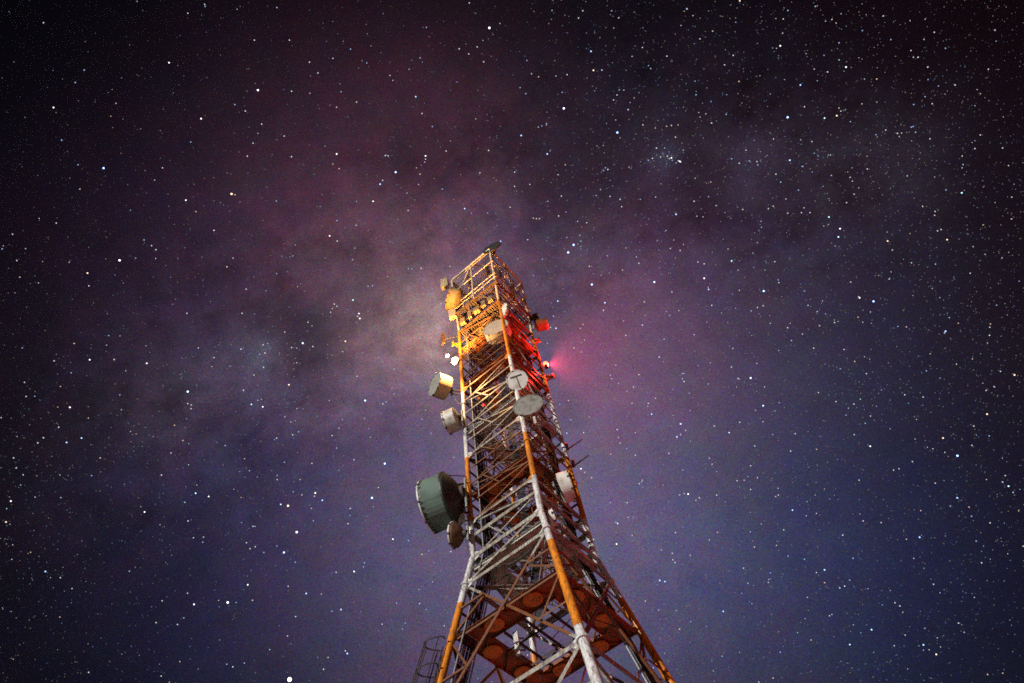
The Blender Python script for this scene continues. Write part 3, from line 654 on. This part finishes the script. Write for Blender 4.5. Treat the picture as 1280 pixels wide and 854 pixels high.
def lobe(px, py, k, col):
    d = ray(px, py).normalized()
    m = N.new('ShaderNodeVectorMath'); m.operation = 'DOT_PRODUCT'; L.new(DIR, m.inputs[0]); m.inputs[1].default_value = d
    e = mth('EXPONENT', mth('MULTIPLY', mth('SUBTRACT', m.outputs['Value'], 1.0), k))
    return vscale(col, e)
SKY_LOBES = [
    (420,150,27.0,0.00029,0.00062,0.00130), (420,420,27.0,0.02674,0.01494,0.03392), (420,700,27.0,0.00000,0.00498,0.01994),
    (660,420,27.0,0.04606,0.02912,0.05286), (660,700,27.0,0.08148,0.06656,0.10921), (900,420,27.0,0.01064,0.01611,0.02737),
    (900,700,27.0,0.00000,0.01484,0.04867), (520,420,72.0,0.01555,0.01231,0.00000), (760,430,90.0,0.01635,0.00000,0.00000),
    (640,850,31.5,0.00490,0.00000,0.00000), (520,260,49.5,0.03271,0.00757,0.01011), (20,700,27.0,0.00240,0.00115,0.00140),
    (860,830,60.0,0.00699,0.00000,0.00000), (1000,790,70.0,0.00000,0.00000,0.00134), (545,415,500.0,0.05492,0.01629,0.00000)]  # last lobe: Milky Way core with the warm lamp's glow painted in
acc = None
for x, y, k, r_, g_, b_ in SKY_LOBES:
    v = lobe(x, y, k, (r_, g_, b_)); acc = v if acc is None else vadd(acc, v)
# the Milky Way's cloudy structure and dark rifts, drawn out along the band
B0, B1 = ray(150, 540).normalized(), ray(620, 300).normalized()
bu = (B1-B0).normalized(); bw = B0.cross(B1).normalized(); bv = bw.cross(bu)
def dotv(v, k):
    m = N.new('ShaderNodeVectorMath'); m.operation = 'DOT_PRODUCT'; L.new(DIR, m.inputs[0]); m.inputs[1].default_value = v*k; return m.outputs['Value']
cb = N.new('ShaderNodeCombineXYZ'); L.new(dotv(bu, .95), cb.inputs[0]); L.new(dotv(bw, 1.08), cb.inputs[1]); L.new(dotv(bv, 1.0), cb.inputs[2])
def bnoise(scale, detail, rough, dist, off):
    mp = N.new('ShaderNodeMapping'); mp.inputs['Location'].default_value = off; L.new(cb.outputs[0], mp.inputs[0])
    t = N.new('ShaderNodeTexNoise'); t.inputs['Scale'].default_value = scale; t.inputs['Detail'].default_value = detail
    t.inputs['Roughness'].default_value = rough; t.inputs['Distortion'].default_value = dist; L.new(mp.outputs[0], t.inputs['Vector']); return t.outputs['Fac']
n1 = bnoise(6.5, 9, .60, .25, (3.1, 1.7, .4)); n2 = bnoise(22, 8, .66, .3, (7.7, 2.2, 5.1))
band = None
for x, y, k in ((120, 540, 90), (270, 480, 90), (410, 420, 90), (530, 350, 90), (640, 270, 90), (780, 215, 90), (930, 195, 90), (1080, 200, 90)):
    m = N.new('ShaderNodeVectorMath'); m.operation = 'DOT_PRODUCT'; L.new(DIR, m.inputs[0]); m.inputs[1].default_value = ray(x, y).normalized()
    e = mth('EXPONENT', mth('MULTIPLY', mth('SUBTRACT', m.outputs['Value'], 1.0), k)); band = e if band is None else mth('ADD', band, e)
band = mth('MULTIPLY_ADD', mth('MINIMUM', band, 1.0), .82, .18)
nn = mth('ADD', mth('MULTIPLY', mth('SUBTRACT', n1, .5), 2.3), mth('MULTIPLY', mth('SUBTRACT', n2, .5), 1.8))
f2 = mth('MAXIMUM', mth('ADD', nn, 1.05), .3)
struct = mth('MAXIMUM', mth('MULTIPLY_ADD', nn, band, 1.0), .30)
for x, y, k, dk_ in ((700, 235, 260, .38), (745, 165, 200, .32), (395, 428, 700, .40), (350, 405, 700, .30), (515, 205, 500, .30), (470, 345, 700, .28), (870, 240, 350, .28)):   # dust lanes
    m = N.new('ShaderNodeVectorMath'); m.operation = 'DOT_PRODUCT'; L.new(DIR, m.inputs[0]); m.inputs[1].default_value = ray(x, y).normalized()
    e = mth('EXPONENT', mth('MULTIPLY', mth('SUBTRACT', m.outputs['Value'], 1.0), k))
    struct = mth('MULTIPLY', struct, mth('SUBTRACT', 1.0, mth('MULTIPLY', mth('MULTIPLY', e, mth('MULTIPLY_ADD', n2, 2.0, 0.0)), dk_)))
acc = vscale(acc, struct)
tint = noise(4.0, 4, (1.0, 9.0, 2.0), .5, True)                       # slow colour drift between rose and blue
tv = N.new('ShaderNodeVectorMath'); tv.operation = 'MULTIPLY_ADD'; L.new(tint, tv.inputs[0]); tv.inputs[1].default_value = (.45, .2, .45); tv.inputs[2].default_value = (.80, .86, .77)
mu = N.new('ShaderNodeVectorMath'); mu.operation = 'MULTIPLY'; L.new(acc, mu.inputs[0]); L.new(tv.outputs[0], mu.inputs[1]); acc = mu.outputs[0]
tint2 = noise(26.0, 3, (4.0, 2.0, 7.0), .5, True)                     # small patches of rose and teal
tv = N.new('ShaderNodeVectorMath'); tv.operation = 'MULTIPLY_ADD'; L.new(tint2, tv.inputs[0]); tv.inputs[1].default_value = (.75, .4, .35); tv.inputs[2].default_value = (.62, .80, .825)
mu = N.new('ShaderNodeVectorMath'); mu.operation = 'MULTIPLY'; L.new(acc, mu.inputs[0]); L.new(tv.outputs[0], mu.inputs[1]); acc = mu.outputs[0]
# bright star clouds; those beside the warm lamp also paint in its glow
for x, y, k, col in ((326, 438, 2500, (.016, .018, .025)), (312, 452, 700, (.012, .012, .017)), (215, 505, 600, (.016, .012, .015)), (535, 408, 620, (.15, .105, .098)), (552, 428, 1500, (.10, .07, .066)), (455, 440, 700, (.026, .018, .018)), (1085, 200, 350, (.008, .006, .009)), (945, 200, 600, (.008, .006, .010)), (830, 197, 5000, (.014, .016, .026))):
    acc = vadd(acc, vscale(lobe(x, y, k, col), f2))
# grain of unresolved stars
gr = noise(620, 1, (0, 0, 0), .7, True)
gv = N.new('ShaderNodeVectorMath'); gv.operation = 'MULTIPLY_ADD'; L.new(gr, gv.inputs[0]); gv.inputs[1].default_value = (2.6, 2.6, 2.6); gv.inputs[2].default_value = (-.3, -.3, -.3)
mu = N.new('ShaderNodeVectorMath'); mu.operation = 'MULTIPLY'; L.new(acc, mu.inputs[0]); L.new(gv.outputs[0], mu.inputs[1]); acc = mu.outputs[0]
acc = vadd(acc, sm.outputs[0])
bg = N.new('ShaderNodeBackground'); bg.inputs['Strength'].default_value = 1.36; L.new(acc, bg.inputs['Color'])
ow = N.new('ShaderNodeOutputWorld'); L.new(bg.outputs[0], ow.inputs['Surface'])
try: w.cycles.sampling_method = 'MANUAL'; w.cycles.sample_map_resolution = 256
except Exception: pass
# moonlight
l = bpy.data.lights.new('moonlight', 'SUN'); l.energy = 3.7; l.angle = R(.5); l.color = (1, .95, .88)
lo = bpy.data.objects.new('moonlight', l); COL.objects.link(lo); lo.rotation_euler = (-SUN_DIR).to_track_quat('-Z', 'Y').to_euler(); lo.location = (0, 0, 60)

# ------------------------------------------------------------------ thin haze added to give the lamps halos
HAZE = .00003
b = MB(); b.box(V((0, 0, 24.0)), V((S+15, 0, 0)), V((0, S+15, 0)), V((0, 0, 26.5)))
hz = b.obj('haze', []); m = bpy.data.materials.new('haze'); m.use_nodes = True; NN = m.node_tree.nodes; NN.clear()
pv = NN.new('ShaderNodeVolumePrincipled'); pv.inputs['Color'].default_value = (.9, .9, .95, 1); pv.inputs['Density'].default_value = HAZE; pv.inputs['Anisotropy'].default_value = .4
oo = NN.new('ShaderNodeOutputMaterial'); m.node_tree.links.new(pv.outputs[0], oo.inputs['Volume'])
m.cycles.volume_sampling = 'EQUIANGULAR'; hz.data.materials.clear(); hz.data.materials.append(m)
tag(hz, kind='stuff', label='thin added haze glowing round the lamps', cat='haze')

# ------------------------------------------------------------------ render look
vs = sc.view_settings; vs.view_transform = 'Standard'; vs.look = 'None'; vs.exposure = 0; vs.gamma = 1; vs.use_curve_mapping = False
sc.render.film_transparent = False
sc.cycles.use_denoising = False
sc.cycles.pixel_filter_type = 'BLACKMAN_HARRIS'; sc.cycles.filter_width = 1.7
sc.cycles.max_bounces = 6; sc.cycles.sample_clamp_indirect = .6; sc.cycles.use_adaptive_sampling = False
